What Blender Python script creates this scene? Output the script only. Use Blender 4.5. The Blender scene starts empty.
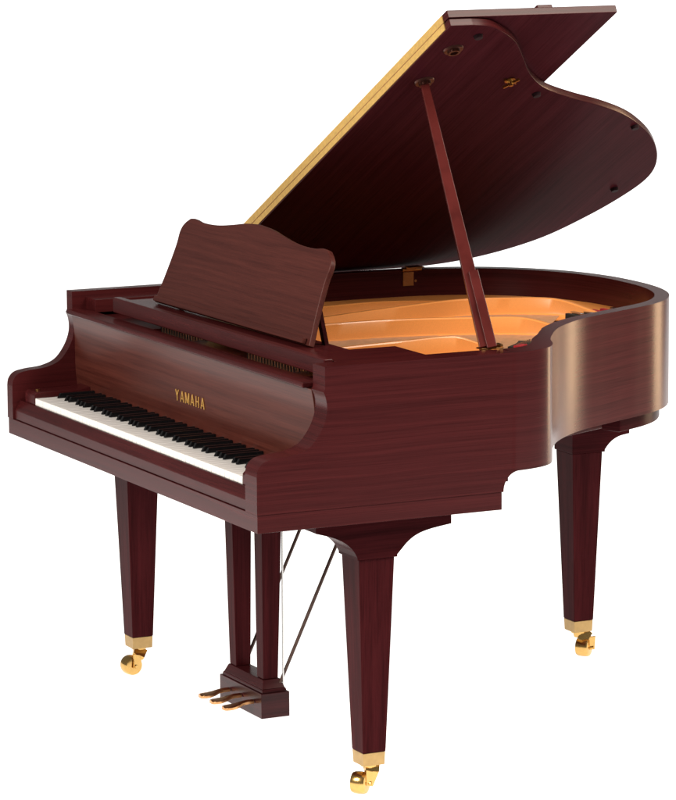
import bpy, bmesh, math, random
from mathutils import Vector, Matrix
random.seed(4)
S = bpy.context.scene
COL = S.collection
R = math.radians

# ------------------------------------------------------------------ camera
cam_d = bpy.data.cameras.new('camera')
cam = bpy.data.objects.new('camera', cam_d)
COL.objects.link(cam)
yaw, pitch, roll = 1.1156, -0.1578, -0.0058
F = Vector((-math.sin(yaw)*math.cos(pitch), math.cos(yaw)*math.cos(pitch), math.sin(pitch)))
Rt = F.cross(Vector((0, 0, 1))).normalized()
Up = Rt.cross(F)
c, s = math.cos(roll), math.sin(roll)
Rt, Up = c*Rt + s*Up, -s*Rt + c*Up
Mx = Matrix((Rt, Up, -F)).transposed().to_4x4()
Mx.translation = Vector((8.4091, -3.1976, 2.1539))
cam.matrix_world = Mx
cam_d.sensor_fit = 'HORIZONTAL'
cam_d.sensor_width = 36
cam_d.lens = 3634.94/676*36
cam_d.clip_start = 0.1
cam_d.clip_end = 400
S.camera = cam

# ------------------------------------------------------------------ world and studio lamps
S.view_settings.view_transform = 'Standard'
S.view_settings.look = 'None'
S.view_settings.exposure = 0.0
S.view_settings.gamma = 1.0
W = bpy.data.worlds.new('World')
S.world = W
W.use_nodes = True
W.node_tree.nodes['Background'].inputs[0].default_value = (1, 0.97, 0.93, 1)
W.node_tree.nodes['Background'].inputs[1].default_value = 0.20

def area(name, loc, target, sx, sy, power, col=(1, 0.96, 0.9)):
    d = bpy.data.lights.new(name, 'AREA')
    d.shape = 'RECTANGLE'
    d.size, d.size_y = sx, sy
    d.energy = power
    d.color = col
    o = bpy.data.objects.new(name, d)
    COL.objects.link(o)
    o.location = loc
    v = Vector(target) - Vector(loc)
    o.rotation_euler = v.to_track_quat('-Z', 'Y').to_euler()
    return o

area('strip_softbox', (-0.25, 5.8, 1.1), (1.1, 1.0, 0.9), 0.65, 2.8, 82, (1, 0.68, 0.40))
area('added_key_lamp', (2.6, -3.6, 3.4), (0.8, 0.6, 0.8), 1.6, 1.6, 250, (1, 0.90, 0.79))  # unseen lamp, added to brighten the keys and front
area('added_top_lamp', (3.7, 2.4, 4.2), (0.9, 0.8, 1.0), 2.0, 2.0, 210, (1, 0.90, 0.78))  # unseen lamp, added for sheen on the lid edges and light inside

# ------------------------------------------------------------------ materials
def nm(name):
    m = bpy.data.materials.new(name)
    m.use_nodes = True
    return m, m.node_tree.nodes, m.node_tree.links, m.node_tree.nodes['Principled BSDF']

def wood(name, scale, dark=(0.040, 0.0060, 0.0068), light=(0.074, 0.0116, 0.0126), rough=0.26, spec=0.17, wob=1.0):
    """grain: scale is small along the grain and large across it"""
    m, n, l, b = nm(name)
    tc = n.new('ShaderNodeTexCoord')
    wn = n.new('ShaderNodeTexNoise'); wn.inputs['Scale'].default_value = 2.3; wn.inputs['Detail'].default_value = 1
    l.new(tc.outputs['Object'], wn.inputs['Vector'])
    add = n.new('ShaderNodeVectorMath'); add.operation = 'MULTIPLY_ADD'
    add.inputs[1].default_value = (0.02*wob,)*3
    l.new(wn.outputs['Color'], add.inputs[0]); l.new(tc.outputs['Object'], add.inputs[2])
    mp = n.new('ShaderNodeMapping'); mp.inputs['Scale'].default_value = scale
    l.new(add.outputs[0], mp.inputs['Vector'])
    a = n.new('ShaderNodeTexNoise'); a.inputs['Scale'].default_value = 1.0; a.inputs['Detail'].default_value = 5; a.inputs['Roughness'].default_value = 0.62
    l.new(mp.outputs[0], a.inputs['Vector'])
    mp2 = n.new('ShaderNodeMapping'); mp2.inputs['Scale'].default_value = tuple(v*(5 if v > 10 else 4) for v in scale)
    l.new(tc.outputs['Object'], mp2.inputs['Vector'])
    f = n.new('ShaderNodeTexNoise'); f.inputs['Scale'].default_value = 1.0; f.inputs['Detail'].default_value = 2
    l.new(mp2.outputs[0], f.inputs['Vector'])
    r1 = n.new('ShaderNodeValToRGB')
    r1.color_ramp.elements[0].position = 0.30; r1.color_ramp.elements[0].color = (*dark, 1)
    r1.color_ramp.elements[1].position = 0.72; r1.color_ramp.elements[1].color = (*light, 1)
    l.new(a.outputs['Fac'], r1.inputs['Fac'])
    r2 = n.new('ShaderNodeValToRGB')
    r2.color_ramp.elements[0].position = 0.36; r2.color_ramp.elements[0].color = (0.66, 0.60, 0.62, 1)
    r2.color_ramp.elements[1].position = 0.52; r2.color_ramp.elements[1].color = (1, 1, 1, 1)
    l.new(f.outputs['Fac'], r2.inputs['Fac'])
    mx = n.new('ShaderNodeMix'); mx.data_type = 'RGBA'; mx.blend_type = 'MULTIPLY'; mx.inputs['Factor'].default_value = 0.6
    l.new(r1.outputs[0], mx.inputs['A']); l.new(r2.outputs[0], mx.inputs['B'])
    l.new(mx.outputs['Result'], b.inputs['Base Color'])
    rr = n.new('ShaderNodeMapRange'); rr.inputs['To Min'].default_value = rough-0.005; rr.inputs['To Max'].default_value = rough+0.02
    l.new(f.outputs['Fac'], rr.inputs['Value']); l.new(rr.outputs[0], b.inputs['Roughness'])
    b.inputs['Specular IOR Level'].default_value = spec
    bp = n.new('ShaderNodeBump'); bp.inputs['Strength'].default_value = 0.004; bp.inputs['Distance'].default_value = 0.001
    l.new(f.outputs['Fac'], bp.inputs['Height']); l.new(bp.outputs[0], b.inputs['Normal'])
    return m

W_SIDE = wood('mahogany_side', (1.2, 1.2, 120))           # horizontal grain round the case
W_X = wood('mahogany_width', (1.8, 42, 42))              # grain across the width
W_Y = wood('mahogany_depth', (42, 1.8, 42))
W_Z = wood('mahogany_leg_shaded', (52, 52, 1.6), dark=(0.028, 0.0040, 0.0052), light=(0.058, 0.0085, 0.0105), spec=0.02, wob=0.5)  # darker copy of the case wood, shade low down put into its colour
W_CORBEL = wood('mahogany_corbel_shaded', (1.6, 1.6, 60), dark=(0.024, 0.0038, 0.0048), light=(0.050, 0.0075, 0.0092), spec=0.02)  # case wood again, darkened for the shade beneath the rim and key bed
W_DESK = wood('mahogany_desk', (1.5, 110, 110), dark=(0.058, 0.0145, 0.0120), light=(0.092, 0.0240, 0.0190), rough=0.4)
W_LID = wood('mahogany_lid', (1.2, 48, 48), dark=(0.036, 0.0065, 0.0095), light=(0.058, 0.0112, 0.0155), rough=0.26, spec=0.003)
W_PROP = wood('mahogany_prop', (5, 5, 5), dark=(0.07, 0.011, 0.010), light=(0.11, 0.018, 0.016))
W_BOX = wood('mahogany_lyre', (2.2, 2.2, 46), dark=(0.022, 0.004, 0.005), light=(0.06, 0.010, 0.012))

def plain(name, col, rough, metal=0.0, spec=0.5, nscale=60, namt=0.12, bump=0.0, emis=None):
    m, n, l, b = nm(name)
    tc = n.new('ShaderNodeTexCoord')
    t = n.new('ShaderNodeTexNoise'); t.inputs['Scale'].default_value = nscale; t.inputs['Detail'].default_value = 3
    l.new(tc.outputs['Object'], t.inputs['Vector'])
    r = n.new('ShaderNodeValToRGB')
    r.color_ramp.elements[0].position = 0.3; r.color_ramp.elements[1].position = 0.7
    r.color_ramp.elements[0].color = (*[v*(1-namt) for v in col], 1)
    r.color_ramp.elements[1].color = (*[min(1, v*(1+namt)) for v in col], 1)
    l.new(t.outputs['Fac'], r.inputs['Fac']); l.new(r.outputs[0], b.inputs['Base Color'])
    b.inputs['Roughness'].default_value = rough
    b.inputs['Metallic'].default_value = metal
    b.inputs['Specular IOR Level'].default_value = spec
    if bump:
        bp = n.new('ShaderNodeBump'); bp.inputs['Strength'].default_value = bump; bp.inputs['Distance'].default_value = 0.001
        l.new(t.outputs['Fac'], bp.inputs['Height']); l.new(bp.outputs[0], b.inputs['Normal'])
    return m

IVORY = plain('white_key_plastic', (0.93, 0.93, 0.92), 0.25, namt=0.02)
EBONY = plain('black_key_satin', (0.005, 0.005, 0.006), 0.25, spec=0.3, namt=0.1)
FERR = plain('satin_brass', (0.44, 0.29, 0.12), 0.42, metal=0.8, namt=0.08)
BRASS = plain('polished_brass', (0.62, 0.39, 0.13), 0.22, metal=1, namt=0.05, nscale=90)
PEDAL = plain('worn_pedal_brass', (0.66, 0.36, 0.16), 0.3, metal=1, namt=0.15, nscale=120)
BRASS_D = plain('aged_brass', (0.50, 0.26, 0.10), 0.3, metal=1, namt=0.15)
HINGE = plain('brass_strip', (0.80, 0.52, 0.16), 0.45, metal=0.35, namt=0.10, nscale=120)
PLATE = plain('bronze_painted_iron', (0.84, 0.325, 0.085), 0.28, metal=0.0, namt=0.05, nscale=400, bump=0.1)
SPRUCE = wood('spruce_soundboard', (40, 1.5, 40), dark=(0.16, 0.055, 0.026), light=(0.30, 0.12, 0.055), rough=0.35)  # spruce darkened, shade among the strings is in its colour
RED = plain('red_felt', (0.35, 0.012, 0.02), 0.95, namt=0.25, nscale=300)
DARK = plain('dark_felt', (0.012, 0.012, 0.011), 0.9, namt=0.3, nscale=300)
COPPER = plain('copper_wound_wire', (0.72, 0.40, 0.22), 0.4, metal=0.5, namt=0.1)
STEEL = plain('steel', (0.55, 0.55, 0.55), 0.25, metal=1, namt=0.05)
BRONZE = plain('dark_bronze_fitting', (0.10, 0.035, 0.025), 0.3, metal=0.7, namt=0.2)
ROD = plain('dark_rod', (0.05, 0.022, 0.015), 0.35, metal=0.3, namt=0.1)
GOLD = plain('gold_lettering', (0.85, 0.50, 0.13), 0.35, metal=0.5, namt=0.05)
RUBBER = plain('black_rubber', (0.02, 0.008, 0.01), 0.7, spec=0.1, namt=0.2)

# ------------------------------------------------------------------ mesh helpers
def finish(name, bm, mat, parent=None, bevel=0.0, segs=2, smooth=True, angle=35, label=None):
    bmesh.ops.remove_doubles(bm, verts=bm.verts, dist=1e-6)
    bmesh.ops.recalc_face_normals(bm, faces=bm.faces)
    if bevel:
        es = [e for e in bm.edges if len(e.link_faces) == 2 and e.calc_face_angle(0) > R(angle)]
        bmesh.ops.bevel(bm, geom=es, offset=bevel, segments=segs, profile=0.5, affect='EDGES', clamp_overlap=True)
    me = bpy.data.meshes.new(name)
    if smooth:
        for f in bm.faces: f.smooth = True
        for e in bm.edges:
            if len(e.link_faces) != 2 or e.calc_face_angle(0) > R(32): e.smooth = False
    bm.to_mesh(me); bm.free()
    me.materials.append(mat)
    o = bpy.data.objects.new(name, me)
    COL.objects.link(o)
    if parent: o.parent = parent
    if label: o['label'] = label
    if bevel:
        wn = o.modifiers.new('weighted_normals', 'WEIGHTED_NORMAL'); wn.keep_sharp = True; wn.weight = 100
    return o

def box(bm, x0, x1, y0, y1, z0, z1):
    v = [bm.verts.new(p) for p in ((x0,y0,z0),(x1,y0,z0),(x1,y1,z0),(x0,y1,z0),(x0,y0,z1),(x1,y0,z1),(x1,y1,z1),(x0,y1,z1))]
    for q in ((0,3,2,1),(4,5,6,7),(0,1,5,4),(1,2,6,5),(2,3,7,6),(3,0,4,7)):
        bm.faces.new([v[i] for i in q])
    return v

def frustum(bm, c0, h0, z0, c1, h1, z1):
    a = [bm.verts.new((c0[0]+sx*h0[0], c0[1]+sy*h0[1], z0)) for sx, sy in ((-1,-1),(1,-1),(1,1),(-1,1))]
    b = [bm.verts.new((c1[0]+sx*h1[0], c1[1]+sy*h1[1], z1)) for sx, sy in ((-1,-1),(1,-1),(1,1),(-1,1))]
    bm.faces.new(a[::-1]); bm.faces.new(b)
    for i in range(4): bm.faces.new((a[i], a[(i+1)%4], b[(i+1)%4], b[i]))

def prism(bm, pts, axis, a0, a1):
    """extrude a 2-D polygon along an axis (0: pts are y,z; 1: pts are x,z; 2: pts are x,y)"""
    def P(p, a):
        return {0: (a, p[0], p[1]), 1: (p[0], a, p[1]), 2: (p[0], p[1], a)}[axis]
    A = [bm.verts.new(P(p, a0)) for p in pts]; B = [bm.verts.new(P(p, a1)) for p in pts]
    bm.faces.new(A); bm.faces.new(B[::-1])
    for i in range(len(pts)):
        j = (i+1) % len(pts)
        bm.faces.new((A[i], B[i], B[j], A[j]))

def cyl(bm, p0, p1, r0, r1=None, n=20):
    p0, p1 = Vector(p0), Vector(p1)
    r1 = r0 if r1 is None else r1
    d = (p1-p0).normalized()
    u = d.orthogonal().normalized(); w = d.cross(u)
    A = [bm.verts.new(p0+(u*math.cos(t)+w*math.sin(t))*r0) for t in [2*math.pi*i/n for i in range(n)]]
    B = [bm.verts.new(p1+(u*math.cos(t)+w*math.sin(t))*r1) for t in [2*math.pi*i/n for i in range(n)]]
    bm.faces.new(A[::-1]); bm.faces.new(B)
    for i in range(n): bm.faces.new((A[i], A[(i+1)%n], B[(i+1)%n], B[i]))

def bar(bm, p0, p1, side, w0, t0, w1=None, t1=None):
    """rectangular bar from p0 to p1, width w along the side direction, thickness t across"""
    p0, p1 = Vector(p0), Vector(p1)
    w1 = w0 if w1 is None else w1; t1 = t0 if t1 is None else t1
    d = (p1-p0).normalized(); sd = Vector(side); sd = (sd - d*sd.dot(d)).normalized(); th = d.cross(sd)
    A = [bm.verts.new(p0+sd*a*w0/2+th*b*t0/2) for a, b in ((-1,-1),(1,-1),(1,1),(-1,1))]
    B = [bm.verts.new(p1+sd*a*w1/2+th*b*t1/2) for a, b in ((-1,-1),(1,-1),(1,1),(-1,1))]
    bm.faces.new(A[::-1]); bm.faces.new(B)
    for i in range(4): bm.faces.new((A[i], A[(i+1)%4], B[(i+1)%4], B[i]))

def crom(pts, n=8, closed=False):
    out = []
    N = len(pts)
    rng = range(N) if closed else range(N-1)
    for i in rng:
        if closed: p = [pts[(i+k) % N] for k in (-1, 0, 1, 2)]
        else: p = [pts[max(0, i-1)], pts[i], pts[i+1], pts[min(N-1, i+2)]]
        # centripetal-ish: scale tangents by segment length
        def dist(a, b): return max(1e-9, math.dist(a, b))
        d0, d1, d2 = dist(p[0], p[1])**.5, dist(p[1], p[2])**.5, dist(p[2], p[3])**.5
        if d0 < 1e-4: d0 = d1
        if d2 < 1e-4: d2 = d1
        for k in range(n):
            t = k/n
            m1 = [((p[1][j]-p[0][j])/d0 - (p[2][j]-p[0][j])/(d0+d1) + (p[2][j]-p[1][j])/d1)*d1 for j in range(2)]
            m2 = [((p[2][j]-p[1][j])/d1 - (p[3][j]-p[1][j])/(d1+d2) + (p[3][j]-p[2][j])/d2)*d1 for j in range(2)]
            out.append(tuple((2*t**3-3*t*t+1)*p[1][j] + (t**3-2*t*t+t)*m1[j] + (-2*t**3+3*t*t)*p[2][j] + (t**3-t*t)*m2[j] for j in range(2)))
    if not closed: out.append(tuple(pts[-1]))
    return out

def offset(path, th):
    """th: function of (index fraction, x, y) giving inward offset; path runs counter-clockwise round the case"""
    out = []
    N = len(path)
    for i, p in enumerate(path):
        a = path[max(0, i-1)]; b = path[min(N-1, i+1)]
        dx, dy = b[0]-a[0], b[1]-a[1]; L = math.hypot(dx, dy)
        t = th(i/(N-1), *p)
        out.append((p[0]-dy/L*t, p[1]+dx/L*t))
    return out

# ------------------------------------------------------------------ the setting
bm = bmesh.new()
# added glowing white sweep, kept small for dark reflections; curves up behind the piano
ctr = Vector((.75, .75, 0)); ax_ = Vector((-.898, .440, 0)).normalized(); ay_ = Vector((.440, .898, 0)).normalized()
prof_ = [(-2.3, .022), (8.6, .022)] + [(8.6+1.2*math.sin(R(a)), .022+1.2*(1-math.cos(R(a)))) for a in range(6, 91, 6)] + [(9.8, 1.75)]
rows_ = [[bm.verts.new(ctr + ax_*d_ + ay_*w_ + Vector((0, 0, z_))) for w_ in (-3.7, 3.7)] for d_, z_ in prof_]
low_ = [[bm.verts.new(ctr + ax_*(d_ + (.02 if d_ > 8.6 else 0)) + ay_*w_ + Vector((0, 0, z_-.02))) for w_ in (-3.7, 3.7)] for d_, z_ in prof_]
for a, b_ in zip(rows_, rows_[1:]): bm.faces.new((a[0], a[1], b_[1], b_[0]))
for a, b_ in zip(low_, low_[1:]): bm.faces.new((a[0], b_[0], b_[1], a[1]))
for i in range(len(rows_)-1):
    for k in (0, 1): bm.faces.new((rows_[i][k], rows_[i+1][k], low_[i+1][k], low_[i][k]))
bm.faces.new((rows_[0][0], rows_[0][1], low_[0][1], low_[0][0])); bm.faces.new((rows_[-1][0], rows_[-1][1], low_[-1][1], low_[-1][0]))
m, n, l, b = nm('glowing_white_floor')
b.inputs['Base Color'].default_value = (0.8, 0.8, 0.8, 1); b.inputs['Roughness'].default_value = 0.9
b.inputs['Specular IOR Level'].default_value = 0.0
b.inputs['Emission Color'].default_value = (1, 1, 1, 1); b.inputs['Emission Strength'].default_value = 1.0  # the surface itself glows, with no lamp beneath, so no shadow shows
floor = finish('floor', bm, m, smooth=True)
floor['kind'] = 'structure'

# ------------------------------------------------------------------ piano root
PW = 1.48
root = bpy.data.objects.new('grand_piano', None)
COL.objects.link(root)
root['label'] = 'polished mahogany baby grand piano with its lid propped open, on brass casters'
root['category'] = 'grand piano'

# case: straight sides with the scrolled arms, and the bent rim between them
YJ = 0.60
ZT = 1.0
ZB = 0.735
rim = [(1.48, YJ), (1.48, .6015), (1.48, .604), (1.48, .608), (1.48, .614), (1.48, .621), (1.4802, .632), (1.474, .672), (1.460, .710), (1.437, .742), (1.395, .771), (1.34, .7965), (1.27, .841), (1.19, .900), (1.125, .967),
       (1.075, 1.035), (1.035, 1.108), (.998, 1.182), (.962, 1.255), (.925, 1.320), (.875, 1.380), (.80, 1.436), (.72, 1.472), (.63, 1.494),
       (.52, 1.503), (.40, 1.497), (.27, 1.462), (.16, 1.395), (.07, 1.295), (.015, 1.16), (0, 1.0), (0, .8), (0, YJ)]
path = crom(rim, 8)
def thick(f, x, y):
    if x > 1.2:
        k = min(1, max(0, (1.475-x)/0.2)); return 0.06*(1-k)+0.034*k
    return 0.036
inner = offset(path, thick)
inner[0] = (1.42, YJ); inner[-1] = (0.036, YJ)
arm_top = crom([(0, .772), (.003, .788), (.016, .803), (.044, .810), (.091, .815), (.127, .829), (.151, .857), (.164, .885), (.168, .908), (.165, .932), (.160, .945)], 5)
arm_bot = crom([(YJ, .697), (.606, .708), (.614, .722), (.630, .732), (.645, ZB)], 3)

def side_poly(x_out, x_in, notch=True):
    bm = bmesh.new()
    prof = [(0, .690)] + arm_top + [(.1635, .952), (.1635, ZT), (YJ, ZT), (YJ, .690)]
    prism(bm, prof, 0, x_out, x_in)
    return bm
# one mesh: right cheek + bent rim + left cheek
bm = bmesh.new()
prof = [(0, .690)] + arm_top + [(.1635, .952), (.1635, ZT)]
def cheek(xo, xi, top_o, top_i, bot_o, bot_i):
    A = [bm.verts.new((xo, y, z)) for y, z in prof]; B = [bm.verts.new((xi, y, z)) for y, z in prof]
    bo = bm.verts.new((xo, YJ, .690)); bi = bm.verts.new((xi, YJ, .690))
    bm.faces.new(A + [top_o, bot_o, bo]); bm.faces.new((B + [top_i, bot_i, bi])[::-1])
    for i in range(len(prof)-1): bm.faces.new((A[i], B[i], B[i+1], A[i+1]))
    bm.faces.new((A[-1], B[-1], top_i, top_o))
    bm.faces.new((A[0], bo, bi, B[0])); bm.faces.new((bo, bot_o, bot_i, bi))
def zbot(p):
    # the lower edge sweeps up just behind the key bed
    y = p[1]
    if y > .66 : return ZB
    t = min(1, max(0, (y-YJ)/.04)); return .6905 + (ZB-.6905)*math.sqrt(max(0, 1-(1-t)**2))
ring = []
for o_, i_ in zip(path, inner):
    zb = zbot(o_)
    ring.append([bm.verts.new((*o_, ZT)), bm.verts.new((*i_, ZT)), bm.verts.new((*i_, zb)), bm.verts.new((*o_, zb))])
for a, b_ in zip(ring, ring[1:]):
    for k in range(4): bm.faces.new((a[k], b_[k], b_[(k+1)%4], a[(k+1)%4]))
cheek(PW, 1.42, ring[0][0], ring[0][1], ring[0][3], ring[0][2])
cheek(0, 0.036, ring[-1][0], ring[-1][1], ring[-1][3], ring[-1][2])
case = finish('case', bm, W_SIDE, root, bevel=0.003, segs=2, angle=40)

# belly frame under the rim, set in from it
bm = bmesh.new()
po = offset(path, lambda f, x, y: 0.022); pi_ = offset(path, lambda f, x, y: 0.075)
sel = [i for i in range(len(path)-1) if path[i][1] > .66 and (path[i][0] < .985)]
ring = [[bm.verts.new((*po[i], .742)), bm.verts.new((*pi_[i], .742)), bm.verts.new((*pi_[i], .700)), bm.verts.new((*po[i], .700))] for i in sel]
for a, b_ in zip(ring, ring[1:]):
    for k in range(4): bm.faces.new((a[k], b_[k], b_[(k+1)%4], a[(k+1)%4]))
bm.faces.new(ring[0]); bm.faces.new(ring[-1][::-1])
finish('belly_frame', bm, W_CORBEL, root, bevel=0.002)
for x0, y0, x1, y1 in ((.36, .60, .40, 1.44), (.75, .60, .60, 1.44), (1.15, .60, .78, 1.38), (.04, .62, 1.42, .62)):
    bm = bmesh.new()
    bar(bm, (x0, y0, .73), (x1, y1, .73), (0, 0, 1), .06, .05)
    finish('back_beam', bm, W_Y, root, bevel=0.002)

# key bed and key slip
bm = bmesh.new(); box(bm, .002, 1.4785, .0015, .5965, .650, .6896)
finish('key_bed', bm, W_SIDE, root, bevel=0.0009)
bm = bmesh.new()
prism(bm, [(.005, .6905), (.005, .712), (.008, .719), (.0205, .7365), (.0235, .7365), (.0235, .6905)], 0, .0385, 1.418)
finish('key_slip', bm, W_X, root, bevel=0.001)
bm = bmesh.new(); box(bm, .037, 1.419, .026, .59, .691, .722)
finish('key_frame', bm, DARK, root)

# key blocks
for x0, x1 in ((.0605, .1262), (1.3538, 1.4185)):
    bm = bmesh.new()
    prism(bm, [(.024, .723), (.024, .760), (.030, .767), (.140, .767), (.172, .772), (.172, .723)], 0, x0, x1)
    finish('key_block', bm, W_Y, root, bevel=0.002)
bm = bmesh.new(); cyl(bm, (.094, .045, .767), (.094, .045, .7705), .006)
finish('block_stud', bm, BRASS_D, root)

# the 88 keys
KP = 1.225/52
K0 = .1275
black_after = {0, 2, 3, 5, 6}     # after A, C, D, F, G
bm = bmesh.new()
box(bm, 0.0008, KP-.0008, .0245, .172, .736, .7535)
wk = finish('white_key', bm, IVORY, root, bevel=0.0012)
wk.location.x = K0
bm = bmesh.new()
w = .0055
A = [bm.verts.new(p) for p in ((-w, .074, .752), (w, .074, .752), (w, .172, .752), (-w, .172, .752))]
B = [bm.verts.new(p) for p in ((-w+.001, .081, .7655), (w-.001, .081, .7655), (w-.001, .172, .7655), (-w+.001, .172, .7655))]
bm.faces.new(A[::-1]); bm.faces.new(B)
for i in range(4): bm.faces.new((A[i], A[(i+1)%4], B[(i+1)%4], B[i]))
bk = finish('black_key', bm, EBONY, root, bevel=0.0014)
bk.location.x = K0 + KP
for i in range(1, 52):
    o = wk.copy(); COL.objects.link(o); o.parent = root
    o.location.x = K0 + i*KP; o.location.z = random.uniform(-.0002, .0002)
for i in range(1, 51):
    if i % 7 in black_after:
        o = bk.copy(); COL.objects.link(o); o.parent = root
        o.location.x = K0 + (i+1)*KP

# fallboard with its lip and the maker's lettering
bm = bmesh.new()
face = crom([(.160, .944), (.1665, .905), (.168, .85), (.169, .80), (.1735, .7565)], 5)
prism(bm, face + [(.188, .7565), (.188, .944)], 0, .0375, 1.4185)
fb = finish('fallboard', bm, wood('mahogany_fallboard', (1.5, 80, 80), dark=(.062, .0150, .0110), light=(.112, .0300, .0215), rough=.3), root, bevel=0.0015)
bm = bmesh.new(); box(bm, .038, 1.402, .147, .196, .9445, .9565)
finish('fallboard_lip', bm, W_X, fb, bevel=0.0028, segs=3)
glyphs = {
    'Y': [((0, 1), (.5, .46)), ((1, 1), (.5, .46)), ((.5, .5), (.5, 0))],
    'A': [((0, 0), (.5, 1)), ((1, 0), (.5, 1)), ((.2, .3), (.8, .3))],
    'M': [((-.08, 0), (-.08, 1)), ((1.08, 0), (1.08, 1)), ((-.04, 1), (.5, .08)), ((1.04, 1), (.5, .08))],
    'H': [((.08, 0), (.08, 1)), ((.92, 0), (.92, 1)), ((.08, .52), (.92, .52))]}
bm = bmesh.new()
GW, GH, GX, GZ = .0168, .0255, .670, .815
for i, ch in enumerate('YAMAHA'):
    ox = GX + i*.0292
    for k, ((a, b0), (c1, d1)) in enumerate(glyphs[ch]):
        yy = .1665 + .00012*k
        p0 = Vector((ox+a*GW, yy, GZ+b0*GH)); p1 = Vector((ox+c1*GW, yy, GZ+d1*GH))
        hor = abs(d1-b0) < .01
        thin = (ch in 'YA' and k == 0) is False
        bar(bm, p0, p1, (0, 0, 1) if hor else (1, 0, 0), .0020 if hor else .0030, .0014)
finish('lettering', bm, GOLD, fb)

# ------------------------------------------------------------------ interior
IR = offset(path, lambda f, x, y: thick(f, x, y)+.002)
IR = [p for p in IR if p[1] >= YJ-.001]
bm = bmesh.new()
prism(bm, [(1.415, .46)] + [p for p in IR if p[1] > YJ+.01] + [(.04, .46)], 2, .900, .909)
finish('soundboard', bm, SPRUCE, root)
# cast plate: front web, side flanges and raised struts
bm = bmesh.new()
box(bm, .042, 1.255, .21, .47, .905, .925)
box(bm, 1.255, 1.415, .455, .60, .905, .925)
mid = offset(path, lambda f, x, y: thick(f, x, y) + (.13 if x < .3 else .06))
ring = []
for a, b_ in list(zip(offset(path, lambda f, x, y: thick(f, x, y)+.001), mid))[6:-1]:
    ring.append([bm.verts.new((*a, .930)), bm.verts.new((*b_, .916)), bm.verts.new((*b_, .905)), bm.verts.new((*a, .905))])
for a, b_ in zip(ring, ring[1:]):
    for k in range(4): bm.faces.new((a[k], b_[k], b_[(k+1)%4], a[(k+1)%4]))
plate = finish('cast_plate', bm, PLATE, root, bevel=0.003)
def strut(pts, zs, w=.014, foot=.030, zf=.912):
    """raised web of the plate: thin at the top, flaring into a rounded foot"""
    bm = bmesh.new()
    P = crom(pts, 8); 
    N = len(P)
    zz = crom([(i, z) for i, z in enumerate(zs)], 8)
    rows = []
    for i, p in enumerate(P):
        a = P[max(0, i-1)]; b_ = P[min(N-1, i+1)]
        dx, dy = b_[0]-a[0], b_[1]-a[1]; L = math.hypot(dx, dy); nx, ny = -dy/L, dx/L
        zt = max(zz[i][1], zf+.004)
        h = zt-zf
        half_ = [(foot, 0), (foot, .05), (foot*.78, .10), (foot*.50, .17), (foot*.30, .27), (w*.55, .40), (w*.5, .94), (w*.35, 1)]
        sec = [(-a_, b2) for a_, b2 in half_] + half_[::-1]
        rows.append([bm.verts.new((p[0]+nx*q, p[1]+ny*q, zf+h*t)) for q, t in sec])
    for r0, r1 in zip(rows, rows[1:]):
        for k in range(len(r0)): bm.faces.new((r0[k], r0[(k+1)%len(r0)], r1[(k+1)%len(r0)], r1[k]))
    bm.faces.new(rows[0][::-1]); bm.faces.new(rows[-1])
    return finish('plate_strut', bm, PLATE, plate, smooth=True)
strut([(.99, .44), (.985, .60), (.975, .745), (1.0, .80), (1.03, .86), (1.05, .90)], [.962, .965, .965, .948, .928, .918])
strut([(.63, .44), (.64, .60), (.65, .77), (.71, .956), (.763, 1.05), (.83, 1.11), (.90, 1.17)], [.962, .965, .965, .965, .964, .945, .920])
strut([(.60, .44), (.545, .59), (.44, .878), (.391, 1.071), (.42, 1.19), (.49, 1.29), (.56, 1.34), (.64, 1.39)], [.955, .965, .965, .965, .965, .964, .945, .918], w=.014)
strut([(.30, .44), (.26, .70), (.20, .95), (.14, 1.2)], [.945, .95, .945, .925], w=.012)
# strings in fans over the soundboard
bm = bmesh.new()
for i in range(110):
    f_ = i/109
    x0 = .10 + 1.12*f_; x1 = .42 + .68*f_; y1 = 1.36 - .52*f_
    if y1 < .55: continue
    cyl(bm, (x0, .46, .9235), (x1, y1, .9225), .0010, n=5)
st = finish('strings', bm, COPPER, root); st['kind'] = 'stuff'
# hitch felts and the plate slot
def ribbon(name, pts, w, z0, z1, mat):
    bm = bmesh.new(); P = crom(pts, 6)
    A = offset(P, lambda f, x, y: w/2); B = offset(P, lambda f, x, y: -w/2)
    ring = [[bm.verts.new((*a, z1)), bm.verts.new((*b_, z1)), bm.verts.new((*b_, z0)), bm.verts.new((*a, z0))] for a, b_ in zip(A, B)]
    for a, b_ in zip(ring, ring[1:]):
        for k in range(4): bm.faces.new((a[k], b_[k], b_[(k+1)%4], a[(k+1)%4]))
    bm.faces.new(ring[0][::-1]); bm.faces.new(ring[-1])
    return finish(name, bm, mat, root)
for k, mt in enumerate((DARK, STEEL, DARK, STEEL, RED, RED, STEEL, RED, DARK, STEEL)):
    y0 = 1.285 + .0155*k
    bm = bmesh.new(); box(bm, .548-.002*k, .600-.002*k, y0, y0+.0125, .911, .934 + .004*(k % 2))
    finish('hitch_felt', bm, mt, root, bevel=.002)
ribbon('plate_slot', [(.915, .975), (.955, .945), (.995, .900)], .045, .911, .931, DARK)  # dark strip standing in for an open slot in the plate
ribbon('red_felt', [(.985, .925), (1.005, .895)], .018, .911, .936, RED)
bm = bmesh.new()
for i in range(7):
    cyl(bm, (.95+.008*i, .960-.010*i, .92), (.95+.008*i, .960-.010*i, .940), .0022, n=8)
o = finish('hitch_pins', bm, STEEL, plate); o['kind'] = 'stuff'
bm = bmesh.new()
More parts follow.
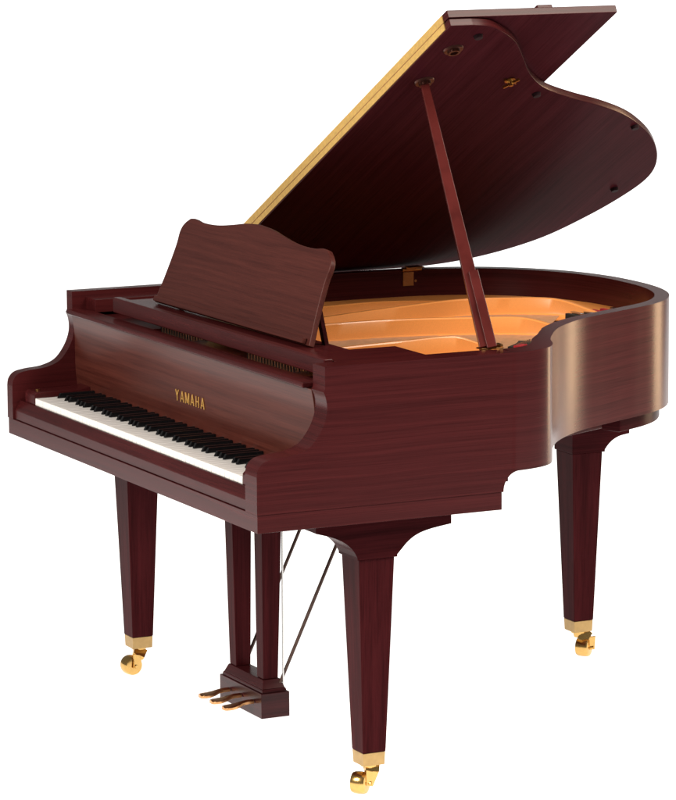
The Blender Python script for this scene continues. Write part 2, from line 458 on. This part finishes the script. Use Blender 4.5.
for i in range(74):
    for j in range(3):
        x = .09 + i*.0155 + .004*j
        if not (.40 < x < .60 or .90 < x < 1.16): continue
        cyl(bm, (x, .245+.018*j, .924), (x, .243+.018*j, .952), .0032, n=8)
o = finish('tuning_pins', bm, STEEL, plate); o['kind'] = 'stuff'
for x0, x1 in ((.05, .39), (.615, .885), (1.175, 1.25)):
    bm = bmesh.new(); box(bm, x0, x1, .215, .30, .9255, .944)
    finish('pin_block_cover', bm, W_SIDE, root, bevel=.002)
bm = bmesh.new(); box(bm, .05, 1.25, .345, .37, .9255, .931)
finish('string_felt', bm, RED, root)
bm = bmesh.new(); box(bm, .039, 1.417, .1885, .209, .75, .925)
finish('action_rail', bm, DARK, root)

# arm blocks and music tray
bm = bmesh.new()
prism(bm, [(1.258, .224), (1.4195, .224), (1.4195, .598), (1.405, .598), (1.405, .446), (1.258, .446)], 2, .962, .9985)
finish('arm_shelf', bm, W_Y, root, bevel=0.002)
bm = bmesh.new(); box(bm, .0365, .100, .20, .60, .952, .985)
finish('arm_shelf', bm, W_Y, root, bevel=0.002)
bm = bmesh.new(); box(bm, .212, 1.40, .200, .222, .966, 1.0035)
finish('music_rail', bm, W_X, root, bevel=0.003, segs=3)
bm = bmesh.new(); box(bm, .225, 1.255, .2235, .34, .978, .996)
finish('music_tray', bm, W_X, root, bevel=0.002)
# music desk
T = R(20)
half = [(.437, -.010), (.424, .05), (.417, .10), (.414, .143), (.417, .170), (.412, .186), (.398, .199), (.380, .2085), (.355, .2105),
        (.32, .2065), (.27, .2055), (.21, .2085), (.14, .217), (.07, .227), (0, .2315)]
hc = [half[0]] + crom(half[1:7], 4) + crom(half[7:], 4)
out = hc + [(-a, b_) for a, b_ in hc[::-1][1:]]
bm = bmesh.new()
prism(bm, out, 1, 0, .014)
desk = finish('music_desk', bm, W_DESK, root, bevel=0.003, segs=3)
desk.location = (.750, .270, 1.010); desk.rotation_euler = (-T, 0, 0)
for x in (-.40, .40):
    bm = bmesh.new(); bar(bm, (x, .014, .075), (x, .070, -.016), (1, 0, 0), .018, .010)
    finish('desk_strut', bm, W_BOX, desk, bevel=0.001)
bm = bmesh.new(); box(bm, -.42, .42, -.012, -.001, -.008, .006)
finish('desk_ledge', bm, W_DESK, desk, bevel=0.002)

# ------------------------------------------------------------------ lid
A28 = R(28)
LH = .0185
lo = [(1.507, .600), (1.498, .650), (1.471, .692), (1.414, .754), (1.324, .819), (1.226, .886), (1.141, .968), (1.074, 1.076),
      (1.022, 1.177), (.956, 1.281), (.889, 1.358), (.801, 1.439), (.694, 1.512), (.594, 1.556), (.515, 1.568), (.406, 1.553),
      (.283, 1.515), (.155, 1.452), (.071, 1.365), (.02, 1.27), (-.004, 1.17), (-.008, 1.05)]
lp = [(-.008, .547), (1.507, .547)] + crom(lo, 6)
bm = bmesh.new(); prism(bm, lp, 2, 0, LH)
lid = finish('lid', bm, W_LID, root, bevel=0.0025, segs=2)
def lit_edges(o):
    o.data.materials.append(W_SIDE)  # lighter, glossier wood on the edges stands in for light caught there
    for p in o.data.polygons:
        if abs(p.normal.z) < .5: p.material_index = 1
lit_edges(lid)
lid.location = (0, 0, 1.002); lid.rotation_euler = (0, -A28, 0)
bm = bmesh.new(); box(bm, -.006, 1.507, .547, .977, LH+.002, LH+.0205)
lit_edges(finish('front_flap', bm, W_LID, lid, bevel=0.002))
bm = bmesh.new(); box(bm, 1.44, 1.475, .795, .835, LH+.0206, LH+.042)
finish('lid_knob', bm, W_X, lid, bevel=0.003)
for z0, z1 in ((.003, LH-.0012), (LH+.0012, LH+.0185)):
    bm = bmesh.new(); box(bm, .0, 1.483, .5452, .5475, z0, z1)
    finish('hinge_strip', bm, HINGE, lid)
bm = bmesh.new(); cyl(bm, (.0, .5455, LH+.0002), (1.483, .5455, LH+.0002), .0011, n=8)
finish('hinge_pin', bm, BRASS_D, lid)
for x, y in ((1.452, .642), (1.112, .958), (.885, 1.345), (.477, 1.50)):
    bm = bmesh.new(); cyl(bm, (x, y, .001), (x, y, -.008), .011, .009, n=20)
    finish('lid_bumper', bm, RUBBER, lid, bevel=0.001)
for x, y in ((1.211, .618), (1.383, .612)):
    bm = bmesh.new()
    cyl(bm, (x, y, .001), (x, y, -.004), .024, .022, n=28)
    ring_n = 20
    for k in range(ring_n):
        t0, t1 = 2*math.pi*k/ring_n, 2*math.pi*(k+1)/ring_n
        bar(bm, (x+.012*math.cos(t0), y+.012*math.sin(t0), -.007), (x+.012*math.cos(t1), y+.012*math.sin(t1), -.007), (0, 0, 1), .007, .005)
    finish('prop_cup', bm, BRONZE, lid)
bm = bmesh.new()
cyl(bm, (1.200, .845, .001), (1.200, .845, -.003), .013, n=20)
cyl(bm, (1.200, .845, -.002), (1.200, .845, -.016), .005, n=12)
bar(bm, (1.180, .835, -.010), (1.222, .856, -.010), (0, 0, 1), .006, .005)
bar(bm, (1.190, .865, -.005), (1.210, .825, -.005), (0, 0, 1), .005, .004)
finish('lid_latch', bm, BRASS, lid)

# brass hinges between lid and bass side
for y in (1.112, .66):
    hx = min(p[0] for p in [q for q in inner[60:] if abs(q[1]-y) < .06] or [(.036, 0)]) - .036 if y > 1 else 0
    bm = bmesh.new()
    box(bm, .0330, .0392, y-.024, y+.024, .958, .994)
    cyl(bm, (.040, y-.028, 1.001), (.040, y+.028, 1.001), .0055, n=14)
    cyl(bm, (.047, y-.020, 1.006), (.047, y+.010, 1.006), .0040, n=12)
    box(bm, .037, .075, y-.020, y+.020, 1.0085, 1.0105)
    for dy, z in ((-.012, .970), (.012, .970), (.0, .983)):
        cyl(bm, (.0380, y+dy, z), (.0405, y+dy, z), .0035, n=12)
    bmesh.ops.translate(bm, verts=bm.verts, vec=(hx+.002, 0, 0))
    finish('lid_hinge', bm, BRASS_D, root)

# lid prop
top = Vector((1.211*math.cos(A28), .618, 1.002+1.211*math.sin(A28)-.004))
base = Vector((1.402, .600, 1.002))
bm = bmesh.new(); bar(bm, base, top, (0.44, .9, 0), .033, .024, .019, .017)
prop = finish('lid_prop', bm, W_PROP, root, bevel=0.002)
d = (top-base)
bm = bmesh.new(); bar(bm, base+Vector((.013, .006, 0)), base+d*.285+Vector((.0125, .004, 0)), (0.44, .9, 0), .022, .018)
finish('short_prop', bm, W_PROP, prop, bevel=0.002)
bm = bmesh.new(); box(bm, 1.388, 1.414, .580, .636, .9995, 1.003)
cyl(bm, (1.392, .632, 1.006), (1.412, .632, 1.006), .004, n=12)
finish('prop_hinge', bm, BRASS_D, prop, bevel=0.001)

# ------------------------------------------------------------------ legs with corbel, ferrule and caster
def leg(cx, cy, ztop, wheel_off, axis, plate_w=0.0, fr=-.150):
    bm = bmesh.new()
    frustum(bm, (cx, cy), (.0283, .0283), .1195, (cx, cy), (.0435, .0435), .560)
    lg = finish('leg', bm, W_Z, root, bevel=0.0018)
    bm = bmesh.new()
    rear = crom([(.049, .566), (.060, .577), (.073, .590), (.092, .603), (.120, .613), (.183, .6225)], 4)
    front = crom([(-.049, .566), (-.056, .579), (-.067, .592), (-.084, .605), (-.11, .617), (fr+.001, .629)], 4)
    if fr > -.06:
        front = [(-.0465, .566), (-.0465, .60)]
        rear = crom([(.049, .566), (.058, .577), (.071, .588), (.090, .597), (.118, .602)], 4) + [(.121, .602), (.121, .618), (.10, .618)]
    prof = [(.049, .5605)] + rear + [(.10 if fr > -.06 else .183, ztop), (fr, ztop)] + front[::-1] + [(front[0][0], .5605)]
    prism(bm, [(cy+a, b_) for a, b_ in prof], 0, cx-.0475, cx+.0475)
    finish('corbel', bm, W_CORBEL, lg, bevel=0.0012)
    bm = bmesh.new(); frustum(bm, (cx, cy), (.0262, .0262), .0895, (cx, cy), (.0275, .0275), .1192)
    finish('ferrule', bm, FERR, lg, bevel=0.0012)
    # caster
    ax = Vector((*axis, 0)).normalized(); off = Vector((*wheel_off, 0))
    wc = Vector((cx, cy, 0)) + off + Vector((0, 0, .022+.0245))
    bm = bmesh.new()
    cyl(bm, (cx, cy, .0893), (cx, cy, .084), .019, n=28)
    fw = .0215
    top_ = Vector((cx, cy, .082)) + ax*.006
    knee = wc + ax*fw + Vector((0, 0, .024)) - off*.35
    bar(bm, top_, knee, off, .034, .018, .030, .010)
    bar(bm, knee+Vector((0, 0, .004)), wc+ax*fw-Vector((0, 0, .006)), off, .030, .007, .016, .005)
    cyl(bm, (cx, cy, .084), (cx, cy, .072), .014, .011, n=24)
    cyl(bm, wc-ax*.0165, wc+ax*(fw+.006), .0048, n=14)
    finish('caster_fork', bm, BRASS, lg, bevel=0.0008, angle=50)
    bm = bmesh.new()
    prof = [(-.0178, .007), (-.0176, .018), (-.0160, .0228), (-.011, .0248), (0, .0254), (.011, .0248), (.0160, .0228), (.0176, .018), (.0178, .007)]
    u = ax.orthogonal().normalized(); w_ = ax.cross(u); n_ = 32
    rows = [[bm.verts.new(wc + ax*a + (u*math.cos(2*math.pi*k/n_)+w_*math.sin(2*math.pi*k/n_))*r) for k in range(n_)] for a, r in prof]
    for r0, r1 in zip(rows, rows[1:]):
        for k in range(n_): bm.faces.new((r0[k], r0[(k+1)%n_], r1[(k+1)%n_], r1[k]))
    bm.faces.new(rows[0][::-1]); bm.faces.new(rows[-1])
    finish('caster_wheel', bm, BRASS, lg)
    return lg
leg(1.3935, .3075, .6495, (-.004, -.020), (.73, .69))
leg(.0900, .3075, .6495, (.010, -.026), (.93, .15))
lr = leg(.4435, 1.388, .6995, (.008, .012), (.72, .6), fr=-.0465)
# ------------------------------------------------------------------ pedal lyre
bm = bmesh.new()
box(bm, .622, .860, .293, .366, .072, .132)
ly = finish('pedal_lyre', bm, W_BOX, root, bevel=0.0015)
bm = bmesh.new()
frustum(bm, (.741, .3295), (.114, .032), .1325, (.741, .3295), (.112, .030), .140)
frustum(bm, (.741, .3295), (.110, .029), .1402, (.741, .3295), (.098, .022), .160)
finish('lyre_cap', bm, W_BOX, ly, bevel=0.001)
for c0, c1 in ((.662, .654), (.816, .826)):
    bm = bmesh.new()
    frustum(bm, (c0, .3295), (.0185, .019), .1602, (c1, .3295), (.0235, .0275), .6495)
    finish('lyre_post', bm, W_Z, ly, bevel=0.0015)
for x in (.680, .745, .815):
    bm = bmesh.new()
    st_ = [(.2915, .014, .107), (.275, .014, .107), (.262, .015, .1055), (.250, .022, .102), (.236, .029, .100), (.224, .029, .0995), (.217, .022, .099), (.214, .012, .0985)]
    rows = []
    for y, w_, z in st_:
        rows.append([bm.verts.new(p) for p in ((x-w_/2*1.2, y, z-.005), (x+w_/2*1.2, y, z-.005), (x+w_/2*1.2, y, z+.0015), (x, y, z+.0045), (x-w_/2*1.2, y, z+.0015))])
    for r0, r1 in zip(rows, rows[1:]):
        for k in range(5): bm.faces.new((r0[k], r0[(k+1)%5], r1[(k+1)%5], r1[k]))
    bm.faces.new(rows[0]); bm.faces.new(rows[-1][::-1])
    finish('pedal', bm, PEDAL, ly, bevel=0.0008, angle=50)
for x in (.640, .842):
    bm = bmesh.new(); cyl(bm, (x, .350, .150), (x, .600, .68), .0042, n=10)
    finish('brace_rod', bm, ROD, ly)
for x, y in ((.845, .357), (.800, .360)):
    bm = bmesh.new(); cyl(bm, (x, y, .135), (x, y, .65), .0022, n=8)
    finish('pedal_rod', bm, STEEL, ly)
